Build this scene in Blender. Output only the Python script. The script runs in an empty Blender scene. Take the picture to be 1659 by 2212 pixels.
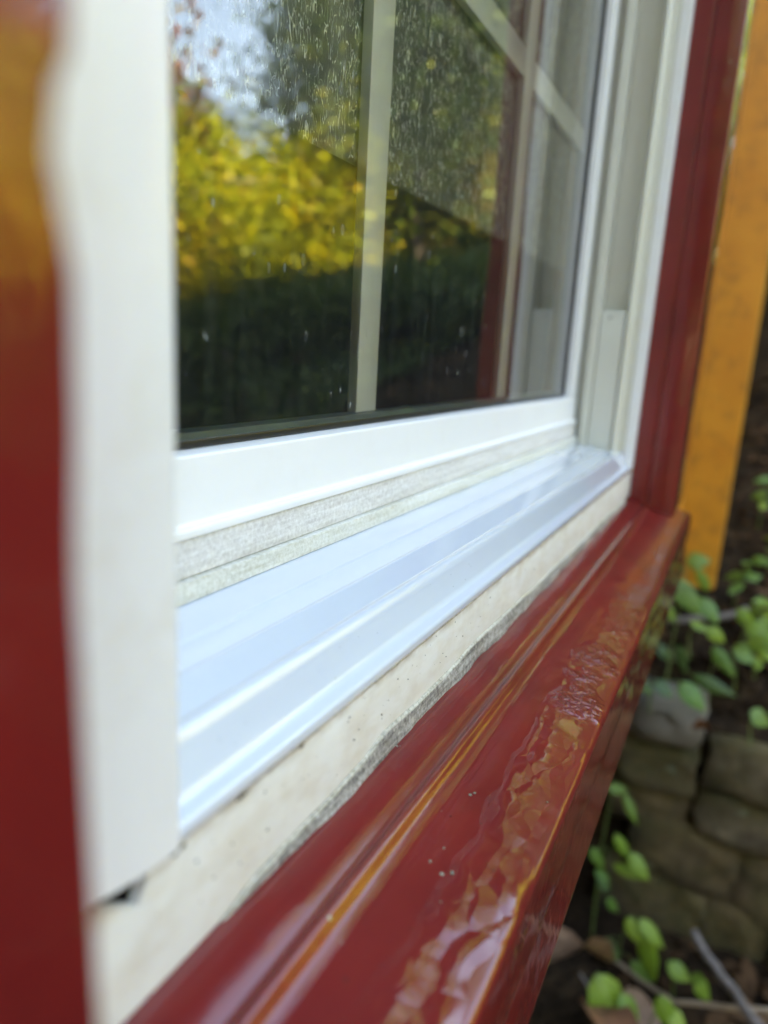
import bpy, bmesh, math, random
import numpy as np
from mathutils import Vector, Matrix, noise
random.seed(7); rng = np.random.default_rng(7)
S = bpy.context.scene
C = S.collection
R = math.radians
# ------------------------------------------------------------------ camera (world origin = the lens, metres)
cam = bpy.data.cameras.new('camera'); co = bpy.data.objects.new('camera', cam); C.objects.link(co); S.camera = co
cX = (0.45376, 0.17465, -0.87384); cY = (-0.88950, 0.14791, -0.43233); cZ = (0.05374, 0.97346, 0.22247)
co.matrix_world = Matrix(((cX[0], cX[1], cX[2], 0), (cY[0], cY[1], cY[2], 0), (cZ[0], cZ[1], cZ[2], 0), (0, 0, 0, 1)))
cam.sensor_fit = 'VERTICAL'; cam.sensor_height = 36; cam.sensor_width = 27; cam.lens = 1531 / 2212 * 36
cam.clip_start = 0.005; cam.clip_end = 500
cam.dof.use_dof = True; cam.dof.focus_distance = 0.33; cam.dof.aperture_fstop = 4.7
# ------------------------------------------------------------------ sky, sun, exposure
SUN_EL, SUN_AZ = R(41), R(-22)          # azimuth from +Y towards +X: the sun stands behind the house
w = bpy.data.worlds.new('World'); S.world = w; w.use_nodes = True
nt = w.node_tree; nt.nodes.clear()
sk = nt.nodes.new('ShaderNodeTexSky'); sk.sky_type = 'NISHITA'; sk.sun_disc = False
sk.sun_elevation = SUN_EL; sk.sun_rotation = SUN_AZ % (2 * math.pi)
bg = nt.nodes.new('ShaderNodeBackground'); bg.inputs[1].default_value = 0.15
wo = nt.nodes.new('ShaderNodeOutputWorld')
nt.links.new(sk.outputs[0], bg.inputs[0]); nt.links.new(bg.outputs[0], wo.inputs[0])
sl = bpy.data.lights.new('sun', 'SUN'); sl.energy = 5.0; sl.angle = R(0.5); sl.color = (1, 0.94, 0.84)
so = bpy.data.objects.new('sun', sl); C.objects.link(so)
sd = Vector((math.sin(SUN_AZ) * math.cos(SUN_EL), math.cos(SUN_AZ) * math.cos(SUN_EL), math.sin(SUN_EL)))
so.rotation_euler = sd.to_track_quat('Z', 'Y').to_euler()
S.view_settings.view_transform = 'Standard'; S.view_settings.look = 'None'
S.view_settings.use_white_balance = True; S.view_settings.white_balance_temperature = 8700; S.view_settings.white_balance_tint = 11
S.view_settings.exposure = 3.95; S.view_settings.gamma = 1; S.view_settings.use_curve_mapping = False
S.cycles.max_bounces = 10; S.cycles.transparent_max_bounces = 12
S.cycles.sample_clamp_indirect = 6

# ------------------------------------------------------------------ materials
class NT:
    def __init__(s, name):
        s.m = bpy.data.materials.new(name); s.m.use_nodes = True
        s.t = s.m.node_tree; s.t.nodes.clear()
        s.out = s.t.nodes.new('ShaderNodeOutputMaterial')
        s.pos = s.n('ShaderNodeNewGeometry').outputs['Position']
    def n(s, typ, **kw):
        x = s.t.nodes.new(typ)
        for k, v in kw.items():
            if k.startswith('_'): setattr(x, k[1:], v)
        return x
    def put(s, sock, v):
        if hasattr(v, 'is_output'): s.t.links.new(v, sock)
        elif v is not None: sock.default_value = v
    def map(s, scale, vec=None, loc=(0, 0, 0)):
        x = s.n('ShaderNodeMapping'); s.put(x.inputs[0], vec or s.pos); x.inputs[3].default_value = scale; x.inputs[1].default_value = loc
        return x.outputs[0]
    def noise(s, scale, vec=None, detail=3, rough=.55, dist=0):
        x = s.n('ShaderNodeTexNoise'); s.put(x.inputs['Vector'], vec or s.pos)
        x.inputs['Scale'].default_value = scale; x.inputs['Detail'].default_value = detail
        x.inputs['Roughness'].default_value = rough; x.inputs['Distortion'].default_value = dist
        return x.outputs[0]
    def vor(s, scale, vec=None, feat='F1', out=0, smooth=.5, rnd=1):
        x = s.n('ShaderNodeTexVoronoi', _feature=feat); s.put(x.inputs['Vector'], vec or s.pos); x.inputs['Scale'].default_value = scale
        x.inputs['Randomness'].default_value = rnd
        if feat == 'SMOOTH_F1': x.inputs['Smoothness'].default_value = smooth
        return x.outputs[out]
    def ramp(s, v, pts):
        x = s.n('ShaderNodeValToRGB'); s.put(x.inputs[0], v); e = x.color_ramp.elements
        while len(e) < len(pts): e.new(.5)
        for i, (p, c) in enumerate(pts):
            e[i].position = p; e[i].color = (*c, 1) if isinstance(c, tuple) else (c, c, c, 1)
        return x.outputs[0]
    def mr(s, v, a, b, c=0., d=1.):
        x = s.n('ShaderNodeMapRange'); s.put(x.inputs[0], v)
        for i, q in enumerate((a, b, c, d)): s.put(x.inputs[i + 1], q)
        return x.outputs[0]
    def math(s, op, a, b=None, c=None):
        x = s.n('ShaderNodeMath', _operation=op)
        for i, q in enumerate((a, b, c)):
            if q is not None: s.put(x.inputs[i], q)
        return x.outputs[0]
    def mix(s, f, a, b, mode='MIX'):
        x = s.n('ShaderNodeMix', _data_type='RGBA', _blend_type=mode)
        s.put(x.inputs[0], f)
        for i, q in ((6, a), (7, b)): s.put(x.inputs[i], (*q, 1) if isinstance(q, tuple) and len(q) == 3 else q)
        return x.outputs[2]
    def xyz(s):
        x = s.n('ShaderNodeSeparateXYZ'); s.put(x.inputs[0], s.pos); return x.outputs
    def bump(s, h, dist, strength=1, norm=None):
        x = s.n('ShaderNodeBump'); s.put(x.inputs['Height'], h); s.put(x.inputs['Strength'], strength); s.put(x.inputs['Distance'], dist)
        if norm is not None: s.put(x.inputs['Normal'], norm)
        return x.outputs[0]
    def bsdf(s, col, rough=.5, normal=None, coat=0, spec=.5, coat_rough=.05, trans=0, metal=0, sss=None, coat_n=None):
        x = s.n('ShaderNodeBsdfPrincipled')
        s.put(x.inputs['Base Color'], (*col, 1) if isinstance(col, tuple) and len(col) == 3 else col)
        s.put(x.inputs['Roughness'], rough); s.put(x.inputs['Specular IOR Level'], spec); s.put(x.inputs['Metallic'], metal)
        if normal is not None: s.put(x.inputs['Normal'], normal)
        s.put(x.inputs['Coat Weight'], coat); s.put(x.inputs['Coat Roughness'], coat_rough)
        if coat_n is not None: s.put(x.inputs['Coat Normal'], coat_n)
        return x.outputs[0]
    def end(s, sh): s.put(s.out.inputs[0], sh); return s.m

def m_vinyl(name, base, dirt=.35, rough=.28, warm=(.62, .53, .40), specks=True, coat=.25, cr=.12, amp=.0006, ws=(14, 60, 60)):
    n = NT(name)
    a = n.noise(28, detail=5, rough=.65); b = n.noise(160, detail=3)
    f = n.math('MULTIPLY', n.mr(a, .5, .75), dirt)  # dirt also weighs the painted reflection blotches of the left jamb
    col = n.mix(f, base, warm)
    if specks:
        v = n.vor(330); sel = n.mr(n.noise(60), .6, .62)
        sp = n.math('MULTIPLY', n.mr(v, .05, .1, 1, 0), sel)
        col = n.mix(n.math('MULTIPLY', sp, .75), col, (.12, .09, .07))
    wave = n.noise(1, n.map(ws), detail=2)
    h = n.math('ADD', n.math('MULTIPLY', wave, 1.), n.math('MULTIPLY', b, .06))
    return n.end(n.bsdf(col, rough + .04, n.bump(h, amp), coat=coat, coat_rough=cr))
V_WHITE = m_vinyl('white_vinyl', (.85, .84, .83), .1, specks=False)
V_TANREFL = m_vinyl('tan_reflection_vinyl', (.85, .84, .83), .75, specks=False, warm=(.76, .71, .62), amp=.0008, ws=(80, 80, 9))  # tan blotches paint in the trees' blurred reflections on the white jamb
V_SILL = m_vinyl('sky_tinted_sill_vinyl', (.62, .67, .75), .10, rough=.14, warm=(.58, .60, .62), coat=1., cr=.05, amp=.0003, specks=False)  # blue of the reflected sky put into the white vinyl's base colour
V_JAMB = m_vinyl('aged_jamb_vinyl', (.62, .60, .51), .25, rough=.35, specks=False)

def m_cream():
    n = NT('cream_painted_flange'); x, y, z = n.xyz()
    a = n.noise(1, n.map((45, 45, 75)), detail=4, rough=.6)
    col = n.mix(n.mr(a, .42, .8), (.80, .78, .73), (.68, .61, .50))
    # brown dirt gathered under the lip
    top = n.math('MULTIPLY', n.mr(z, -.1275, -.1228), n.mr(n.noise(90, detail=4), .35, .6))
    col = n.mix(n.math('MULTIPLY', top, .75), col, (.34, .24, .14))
    v = n.vor(210); sel = n.mr(n.noise(45, detail=2), .5, .56)
    sp = n.math('MULTIPLY', n.mr(v, .045, .09, 1, 0), sel)
    col = n.mix(n.math('MULTIPLY', sp, .85), col, (.10, .07, .05))
    rv = n.vor(900); rs = n.mr(n.vor(14, feat='F1'), .05, .09, 1, 0)
    red = n.math('MULTIPLY', n.mr(rv, .2, .4, 1, 0), rs)
    col = n.mix(n.math('MULTIPLY', red, .6), col, (.5, .08, .07))
    return n.end(n.bsdf(col, .4, n.bump(n.noise(1, n.map((22, 22, 60)), detail=3), .0009), coat=.15, coat_rough=.2))
CREAM = m_cream()

def m_grime(name, c0, c1, c2):
    n = NT(name)
    a = n.noise(420, detail=4, rough=.7); b = n.noise(1, n.map((26, 26, 500)), detail=3)
    col = n.ramp(n.math('ADD', n.math('MULTIPLY', a, .6), n.math('MULTIPLY', b, .4)), [(.36, c2), (.5, c1), (.64, c0)])
    return n.end(n.bsdf(col, .75, n.bump(a, .0004)))
GRIME = m_grime('grey_mottled_rail', (.80, .78, .76), (.66, .63, .60), (.52, .48, .45))
GRIME2 = m_grime('tan_mottled_rail', (.78, .77, .72), (.66, .64, .57), (.52, .49, .40))
FOAM = m_grime('grey_foam_caulk', (.50, .46, .42), (.28, .25, .22), (.08, .07, .06))
OLDPAINT = m_grime('old_caulk_edge', (.66, .62, .54), (.48, .44, .36), (.22, .20, .15))

def m_red():
    n = NT('glossy_red_paint'); x, y, z = n.xyz()
    c = n.mix(n.mr(n.noise(18, detail=4), .35, .7), (.195, .014, .0125), (.145, .010, .0105))
    v = n.vor(260); sel = n.mr(n.noise(40), .56, .6)
    sp = n.math('MULTIPLY', n.mr(v, .05, .1, 1, 0), sel)
    c = n.mix(n.math('MULTIPLY', sp, .8), c, (.03, .025, .02))
    lv = n.vor(70); ls = n.math('MULTIPLY', n.mr(lv, .03, .06, 1, 0), n.mr(n.noise(25), .5, .52))
    c = n.mix(ls, c, (.30, .34, .26))
    # blistered strip on the flat of the sill
    wob = n.math('MULTIPLY', n.math('SUBTRACT', n.noise(22, detail=2), .5), .022)
    yy = n.math('ADD', y, wob)
    flat = n.math('MULTIPLY', n.mr(z, -.20, -.188), n.mr(z, -.160, -.157, 1, 0))
    band = n.math('MULTIPLY', n.math('MULTIPLY', n.mr(yy, .0430, .0480), n.mr(yy, .0590, .0690, 1, 0)), flat)
    wv = n.n('ShaderNodeVectorMath', _operation='ADD'); nzv = n.n('ShaderNodeTexNoise'); nzv.inputs['Scale'].default_value = 60; n.put(nzv.inputs['Vector'], n.pos)
    sc_ = n.n('ShaderNodeVectorMath', _operation='SCALE'); n.put(sc_.inputs[0], nzv.outputs['Color']); sc_.inputs['Scale'].default_value = .006
    n.put(wv.inputs[0], n.pos); n.put(wv.inputs[1], sc_.outputs[0])
    f1 = n.vor(1, n.map((46, 88, 88), vec=wv.outputs[0]), feat='F1')
    cells = n.math('SUBTRACT', 1, n.math('MULTIPLY', f1, f1))
    tilt = n.mr(yy, .0455, .0660, 0, .0013)
    fine = n.noise(230, detail=2, rough=.5, dist=.8)
    nearm = n.math('MULTIPLY', n.mr(x, .30, .34, 1, 0), n.mr(x, .10, .14))
    farm = n.math('MULTIPLY', n.mr(x, .31, .345), n.math('MULTIPLY', n.mr(x, .38, .56, 1, .08), n.mr(n.noise(48, detail=2), .38, .6)))
    h1 = n.math('MULTIPLY', n.math('MULTIPLY', cells, nearm), n.mr(n.noise(24, detail=2), .36, .60, .0006, .0018))
    h2 = n.math('MULTIPLY', n.math('MULTIPLY', fine, farm), .0030)
    hb = n.math('ADD', n.math('MULTIPLY', n.math('ADD', h1, h2), band), n.math('MULTIPLY', tilt, n.math('MULTIPLY', flat, n.mr(x, .50, .60, 1, 0))))
    # brush marks and runs along the sill
    st = n.noise(1, n.map((9, 480, 480)), detail=3, rough=.6, dist=.4)
    sband = n.mr(yy, .070, .083, .25, 1.)
    h3 = n.math('MULTIPLY', n.math('MULTIPLY', st, .00010), sband)
    oz = n.math('MULTIPLY', n.noise(30, detail=2), .0006)
    micro = n.math('MULTIPLY', n.noise(260, detail=3), .000035)
    h = n.math('ADD', n.math('ADD', hb, h3), n.math('ADD', oz, micro))
    nm = n.bump(h, 1.0)
    return n.end(n.bsdf(c, .34, nm, coat=1, coat_rough=.03, coat_n=nm, spec=.15))
RED = m_red()

def m_stucco():
    n = NT('ochre_yellow_paint'); x, y, z = n.xyz()
    c = n.mix(n.mr(n.noise(9, detail=5), .35, .7), (.66, .29, .028), (.56, .22, .018))
    c = n.mix(n.math('MULTIPLY', n.mr(n.noise(26, detail=5), .50, .72), .6), c, (.30, .13, .02))
    return n.end(n.bsdf(c, .55, n.bump(n.noise(120, detail=4, rough=.7), .0015)))
YEL = m_stucco()

def m_glass():
    n = NT('window_glass')
    wav = n.math('ADD', n.math('MULTIPLY', n.noise(1, n.map((16, 16, 5)), detail=1), .00022), n.math('MULTIPLY', n.noise(1, n.map((260, 260, 7)), detail=2), 0.0000016))
    nm = n.bump(wav, 1.0)
    fr = n.n('ShaderNodeFresnel'); fr.inputs[0].default_value = 1.52; n.put(fr.inputs[1], nm)
    t = n.math('SUBTRACT', 1, fr.outputs[0]); fac = n.math('SUBTRACT', 1, n.math('POWER', t, 2.2))
    gl = n.n('ShaderNodeBsdfGlossy'); gl.inputs['Roughness'].default_value = .0; n.put(gl.inputs['Normal'], nm)
    tr = n.n('ShaderNodeBsdfTransparent'); tr.inputs[0].default_value = (.99, 1, .995, 1)
    mx = n.n('ShaderNodeMixShader'); n.put(mx.inputs[0], fac); n.put(mx.inputs[1], tr.outputs[0]); n.put(mx.inputs[2], gl.outputs[0])
    # dust and dried splashes
    d = n.n('ShaderNodeBsdfDiffuse'); d.inputs[0].default_value = (.7, .72, .7, 1)
    v = n.vor(150, n.map((1, 1, .45))); sel = n.mr(n.noise(35, detail=2), .55, .62)
    ring = n.math('MULTIPLY', n.math('MULTIPLY', n.mr(v, .10, .14), n.mr(v, .14, .19, 1, 0)), sel)
    dots = n.math('MULTIPLY', n.mr(n.vor(420), .06, .1, 1, 0), n.mr(n.noise(50), .5, .6))
    dust = n.math('ADD', n.math('MULTIPLY', n.math('MAXIMUM', ring, dots), .28), n.math('MULTIPLY', n.mr(n.noise(1, n.map((140, 140, 12)), detail=4), .4, .75, .010, .024), 1.))
    m2 = n.n('ShaderNodeMixShader'); n.put(m2.inputs[0], dust); n.put(m2.inputs[1], mx.outputs[0]); n.put(m2.inputs[2], d.outputs[0])
    return n.end(m2.outputs[0])
GLASS = m_glass()

def m_film():
    n = NT('wrinkled_window_film')
    vec = n.map((370, 370, 100))
    a = n.noise(1, vec, detail=1.5, rough=.45, dist=.9)
    ridge = n.math('ABSOLUTE', n.math('SUBTRACT', a, .5))
    line = n.mr(ridge, .004, .026, 1, 0)
    cut = n.mr(n.noise(1, n.map((90, 90, 150), loc=(3, 1, 2)), detail=1), .38, .48)
    line = n.math('MULTIPLY', line, cut)
    h = n.math('ADD', n.math('MULTIPLY', line, .00022), n.math('MULTIPLY', n.noise(420, detail=2), .00005))
    nm = n.bump(h, 1.0)
    gl = n.n('ShaderNodeBsdfGlossy'); gl.inputs['Roughness'].default_value = .06; n.put(gl.inputs['Normal'], nm)
    df = n.n('ShaderNodeBsdfDiffuse'); df.inputs[0].default_value = (.78, .82, .80, 1)
    tr = n.n('ShaderNodeBsdfTransparent')
    fr = n.n('ShaderNodeFresnel'); fr.inputs[0].default_value = 1.5; n.put(fr.inputs[1], nm)
    m1 = n.n('ShaderNodeMixShader'); n.put(m1.inputs[0], n.math('ADD', n.math('MULTIPLY', fr.outputs[0], .22), n.math('MULTIPLY', line, .6))); n.put(m1.inputs[1], tr.outputs[0]); n.put(m1.inputs[2], gl.outputs[0])
    haze = n.mr(n.noise(9, detail=3), .3, .7, .09, .18)
    m2 = n.n('ShaderNodeMixShader'); x, y, z = n.xyz()
    edge = n.mr(n.math('ADD', z, n.math('MULTIPLY', n.noise(70), .004)), .0942, .0972)
    nearx = n.mr(x, .20, .62, 1., .6)
    n.put(m2.inputs[0], n.math('MULTIPLY', edge, n.math('ADD', n.math('MULTIPLY', line, nearx), haze))); n.put(m2.inputs[1], m1.outputs[0]); n.put(m2.inputs[2], df.outputs[0])
    return n.end(m2.outputs[0])
FILM = m_film()

def plain(name, col, rough=.5, var=.25, sc=40, b=.0005, coat=0):
    n = NT(name); a = n.noise(sc, detail=4)
    c2 = tuple(q * (1 - var) for q in col)
    return n.end(n.bsdf(n.mix(n.mr(a, .3, .7), col, c2), rough, n.bump(a, b), coat=coat))
BLACK = plain('black_rubber_gasket', (.012, .012, .013), .35)
SPACER = plain('grey_glazing_spacer', (.20, .26, .28), .3)
MUNT = plain('white_grille_bar', (.90, .94, .95), .3, .03, coat=1)
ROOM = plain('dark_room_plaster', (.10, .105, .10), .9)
DARKWOOD = plain('dark_rotten_wood', (.035, .02, .012), .9, .5, 200)
ROOFM = plain('dark_roof_shingle', (.06, .055, .05), .9)
TWIG = plain('grey_twig_bark', (.22, .18, .16), .8, .5, 60)
TWIG2 = plain('tan_twig_bark', (.42, .30, .20), .8, .4, 60)
BARK = plain('tree_bark', (.20, .16, .12), .9, .5, 14, .02)
BARKP = plain('pale_tree_bark', (.45, .36, .28), .9, .4, 10, .02)

def m_stone(name, c0, c1, moss):
    n = NT(name)
    a = n.noise(14, detail=6, rough=.65); b = n.noise(5, detail=4)
    col = n.mix(n.mr(a, .35, .7), c0, c1)
    nz = n.n('ShaderNodeNewGeometry').outputs['Normal']
    s_ = n.n('ShaderNodeSeparateXYZ'); n.put(s_.inputs[0], nz)
    mf = n.math('MULTIPLY', n.mr(n.math('ADD', b, n.math('MULTIPLY', s_.outputs[2], .10)), .42, .6), moss)
    mc = n.mix(n.mr(n.noise(60, detail=3), .4, .6), (.075, .078, .010), (.14, .10, .014))
    col = n.mix(mf, col, mc)
    li = n.math('MULTIPLY', n.mr(n.vor(11), .10, .18, 1, 0), n.mr(n.noise(45, detail=4), .45, .55))
    col = n.mix(n.math('MULTIPLY', li, .8), col, (.27, .27, .17))
    return n.end(n.bsdf(col, .9, n.bump(n.noise(28, detail=7, rough=.75), .03)))
STONE = m_stone('mossy_stone', (.30, .22, .13), (.085, .058, .032), .6)
STONEG = m_stone('pale_grey_stone', (.33, .28, .225), (.20, .165, .13), .05)
STONED = m_stone('dark_mossy_stone', (.24, .155, .075), (.045, .028, .015), .5)

def m_soil():
    n = NT('leafy_soil')
    a = n.noise(9, detail=7, rough=.7); b = n.vor(38)
    col = n.ramp(a, [(.3, (.008, .005, .003)), (.5, (.024, .014, .008)), (.62, (.05, .030, .015)), (.75, (.030, .036, .010))])
    return n.end(n.bsdf(col, .95, n.bump(n.math('ADD', a, n.math('MULTIPLY', b, .5)), .03), spec=.1))
SOIL = m_soil()

def m_leaf(name, stops, transl=.45, rough=.5, sc=.8, spec=.4):
    n = NT(name); g = n.n('ShaderNodeNewGeometry')
    rnd = g.outputs['Random Per Island']; big = n.noise(sc, detail=2)
    v = n.math('ADD', n.math('MULTIPLY', rnd, .45), n.math('MULTIPLY', n.mr(big, .3, .7), .55))
    col = n.ramp(v, stops)
    p = n.bsdf(col, rough, spec=spec)
    t = n.n('ShaderNodeBsdfTranslucent'); n.put(t.inputs[0], col)
    m = n.n('ShaderNodeMixShader'); m.inputs[0].default_value = transl; n.put(m.inputs[1], p); n.put(m.inputs[2], t.outputs[0])
    return n.end(m.outputs[0])
L_YEL = m_leaf('yellow_green_foliage', [(.12, (.10, .15, .010)), (.35, (.28, .36, .015)), (.6, (.50, .52, .016)), (.85, (.72, .48, .016))])
L_ORG = m_leaf('orange_foliage', [(.15, (.14, .13, .02)), (.45, (.30, .20, .03)), (.65, (.50, .20, .05)), (.85, (.55, .12, .06))])
L_GRN = m_leaf('green_foliage', [(.15, (.04, .09, .015)), (.45, (.10, .18, .02)), (.65, (.22, .30, .03)), (.9, (.46, .46, .04))])
L_DRK = m_leaf('dark_green_foliage', [(.15, (.03, .07, .018)), (.5, (.08, .15, .03)), (.9, (.18, .26, .05))], .4)
L_LIT = m_leaf('brown_leaf_litter', [(.15, (.015, .009, .005)), (.45, (.045, .024, .012)), (.68, (.10, .052, .026)), (.9, (.24, .14, .08))], .1, .8, 3, .1)
def m_pl(name, c0, c1):
    n = NT(name); o = n.n('ShaderNodeObjectInfo').outputs['Random']
    col = n.mix(o, c0, c1); col = n.mix(n.math('MULTIPLY', n.noise(60, detail=3), .5), col, tuple(q * .55 for q in c0))
    oc = n.n('ShaderNodeTexCoord').outputs['Object']; sx = n.n('ShaderNodeSeparateXYZ'); n.put(sx.inputs[0], oc); ay = n.math('ABSOLUTE', sx.outputs[1])
    rib = n.mr(ay, .012, .035, 1, 0); sv = n.mr(n.math('PINGPONG', n.math('SUBTRACT', sx.outputs[0], n.math('MULTIPLY', ay, .7)), .07), .004, .014, .5, 0)
    col = n.mix(n.math('MULTIPLY', n.math('MAXIMUM', rib, sv), .6), col, (.34, .42, .12))
    p = n.bsdf(col, .45, n.bump(n.noise(1, n.map((70, 70, 70)), detail=2), .002), spec=.5)
    t = n.n('ShaderNodeBsdfTranslucent'); n.put(t.inputs[0], col)
    m = n.n('ShaderNodeMixShader'); m.inputs[0].default_value = .4; n.put(m.inputs[1], p); n.put(m.inputs[2], t.outputs[0])
    return n.end(m.outputs[0])
PL = [m_pl('bright_green_leaf', (.19, .34, .025), (.30, .42, .035)), m_pl('mid_green_leaf', (.12, .27, .04), (.20, .33, .04)), m_pl('shade_green_leaf', (.05, .12, .03), (.08, .15, .03))]
STEM = plain('green_stem', (.12, .16, .04), .6)

# ------------------------------------------------------------------ object helpers
def tag(o, label=None, cat=None, group=None, kind=None):
    if label: o['label'] = label
    if cat: o['category'] = cat
    if group: o['group'] = group
    if kind: o['kind'] = kind
    return o
def empty(name, loc, label, cat, group=None):
    o = bpy.data.objects.new(name, None); C.objects.link(o); o.location = loc; o.empty_display_size = .02
    return tag(o, label, cat, group)
def wloc(o):
    v = Vector((0, 0, 0))
    while o is not None: v += Vector(o.location); o = o.parent
    return v
def mk(name, verts, faces, mat, parent=None, smooth=None, recalc=True):
    off = wloc(parent) if parent else Vector((0, 0, 0))
    me = bpy.data.meshes.new(name)
    me.from_pydata([(v[0] - off.x, v[1] - off.y, v[2] - off.z) for v in verts], [], faces)
    if recalc:
        bm = bmesh.new(); bm.from_mesh(me); bmesh.ops.recalc_face_normals(bm, faces=bm.faces); bm.to_mesh(me); bm.free()
    me.materials.append(mat)
    if smooth is not None:
        me.polygons.foreach_set('use_smooth', [True] * len(me.polygons))
        if smooth < 180: me.set_sharp_from_angle(angle=R(smooth))
    o = bpy.data.objects.new(name, me); C.objects.link(o)
    if parent: o.parent = parent
    return o
def fillet(pts, seg=4):
    out = []; n = len(pts)
    for i, p in enumerate(pts):
        r = p[2] if len(p) > 2 else 0
        if r <= 0: out.append((p[0], p[1])); continue
        a = Vector(pts[i - 1][:2]); b = Vector(p[:2]); c = Vector(pts[(i + 1) % n][:2])
        u = (a - b); v = (c - b); r = min(r, u.length * .49, v.length * .49); u.normalize(); v.normalize()
        p0 = b + u * r; p1 = b + v * r
        for k in range(seg + 1):
            t = k / seg; q = p0 * (1 - t) ** 2 + b * 2 * t * (1 - t) + p1 * t * t; out.append((q.x, q.y))
    return out
def sweep(name, prof, a0, a1, axis, mat, parent=None, n=1, fn=None, smooth=40, seg=4):
    """solid: closed profile swept along axis; x: profile=(y,z)  z: profile=(x,y)  y: profile=(x,z)"""
    V = []; F = []
    for i in range(n + 1):
        a = a0 + (a1 - a0) * i / n
        pr = fillet(fn(a) if fn else prof, seg); m = len(pr)
        for p, q in pr:
            V.append({'x': (a, p, q), 'z': (p, q, a), 'y': (p, a, q)}[axis])
    for i in range(n):
        for j in range(m): F.append((i * m + j, i * m + (j + 1) % m, (i + 1) * m + (j + 1) % m, (i + 1) * m + j))
    F.append(tuple(range(m))); F.append(tuple(n * m + j for j in range(m)))
    return mk(name, V, F, mat, parent, smooth)
def boxes(name, bl, mat, parent=None, bev=0, smooth=30):
    bm = bmesh.new()
    for x0, x1, y0, y1, z0, z1 in bl:
        r = bmesh.ops.create_cube(bm, size=1)
        for v in r['verts']:
            v.co = Vector(((x0 + x1) / 2 + v.co.x * (x1 - x0), (y0 + y1) / 2 + v.co.y * (y1 - y0), (z0 + z1) / 2 + v.co.z * (z1 - z0)))
    if bev: bmesh.ops.bevel(bm, geom=bm.edges[:], offset=bev, segments=2, affect='EDGES', profile=.6)
    V = [v.co[:] for v in bm.verts]; bm.verts.index_update(); F = [tuple(v.index for v in f.verts) for f in bm.faces]; bm.free()
    return mk(name, V, F, mat, parent, smooth)
def tube(name, pts, rads, mat, parent=None, k=8, bump=0):
    V = []; F = []; pts = [Vector(p) for p in pts]
    for i, p in enumerate(pts):
        d = (pts[min(i + 1, len(pts) - 1)] - pts[max(i - 1, 0)]).normalized()
        u = d.orthogonal().normalized() if i == 0 else (u - d * u.dot(d)).normalized()
        v = d.cross(u)
        for j in range(k):
            a = 2 * math.pi * j / k; r = rads[i] * (1 + bump * (random.random() - .5))
            V.append(tuple(p + (u * math.cos(a) + v * math.sin(a)) * r))
    for i in range(len(pts) - 1):
        for j in range(k): F.append((i * k + j, i * k + (j + 1) % k, (i + 1) * k + (j + 1) % k, (i + 1) * k + j))
    F.append(tuple(range(k))); F.append(tuple((len(pts) - 1) * k + j for j in range(k)))
    return mk(name, V, F, mat, parent, 60)
# ================================================================== the ground
WX = 1.68                                   # face of the stone retaining wall
LOW = -1.38
def sstep(a, b, t):
    t = max(0, min(1, (t - a) / (b - a))); return t * t * (3 - 2 * t)
def terr(x, y):
    hi = -.77 + .26 * max(0, min(x, 9) - WX) + .10 * max(0, x - 9)
    hi += .03 * max(0, -y - 1)
    lo = LOW + .02 * max(0, -y)
    f = sstep(WX + .02, WX + .16, x)
    g = sstep(3.4, 6.5, -y)                  # south of the wall the ground just slopes up
    f = max(f, g * sstep(-3, 4, x))
    d = noise.noise(Vector((x * 1.6, y * 1.6, 3))) * .05 + noise.noise(Vector((x * 6, y * 6, 1))) * .018
    if x < WX + .05: d *= .5
    return lo + (hi - lo) * f + d
def grid_axis(lo, hi, fine0, fine1, fs, cs):
    a = []; t = lo
    while t < hi:
        a.append(t); t += fs if fine0 <= t < fine1 else cs * (1 + .25 * max(fine0 - t, t - fine1, 0))
    return a + [hi]
gx = grid_axis(-60, 90, .8, 3.2, .05, .35); gy = sorted([-q for q in grid_axis(-60, 110, -.6, 1.5, .05, .35)])
V = [(x, y, terr(x, y)) for y in gy for x in gx]; nx = len(gx)
F = [(j * nx + i, j * nx + i + 1, (j + 1) * nx + i + 1, (j + 1) * nx + i) for j in range(len(gy) - 1) for i in range(nx - 1)]
tag(mk('ground', V, F, SOIL, None, 180, recalc=False), 'dark leafy soil sloping up behind the stone wall', kind='structure')

# ================================================================== the house
OX0, OX1 = .0174, .915                      # wall opening
OZ0, OZ1 = -.256, .80
house = empty('house', (0, .085, LOW), 'ochre yellow house wall with a projecting wing beyond the window', 'house')
boxes('wall', [(-1.6, OX0, .1052, .235, -.49, 3.3), (OX1, 1.899, .1052, .235, -.49, 3.3), (OX0, OX1, .1052, .235, -.49, OZ0), (OX0, OX1, .085, .235, OZ1, 3.3)], YEL, house)
boxes('wing_wall', [(1.90, 14.0, .0035, 4.4, -.545, 3.3)], YEL, house, .006)
boxes('foundation', [(-1.55, 1.92, .45, .70, LOW - .3, -.493), (1.93, 14.0, .10, 4.3, LOW - .3, -.548)], STONED, house)
boxes('side_wall', [(-1.6, -1.45, .2355, 4.4, -.49, 3.3), (-1.449, 1.899, 4.25, 4.4, -.49, 3.3)], YEL, house)
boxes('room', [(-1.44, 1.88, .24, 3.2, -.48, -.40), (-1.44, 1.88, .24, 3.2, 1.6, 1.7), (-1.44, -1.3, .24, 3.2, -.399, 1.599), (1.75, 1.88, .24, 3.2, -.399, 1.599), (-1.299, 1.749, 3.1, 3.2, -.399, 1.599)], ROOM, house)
V = [(-2, -.55, 3.2), (14.3, -.55, 3.2), (14.3, 2.3, 4.6), (-2, 2.3, 4.6), (14.3, 5.0, 3.2), (-2, 5.0, 3.2)]
V2 = [(a, b, c + .1) for a, b, c in V]
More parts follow.
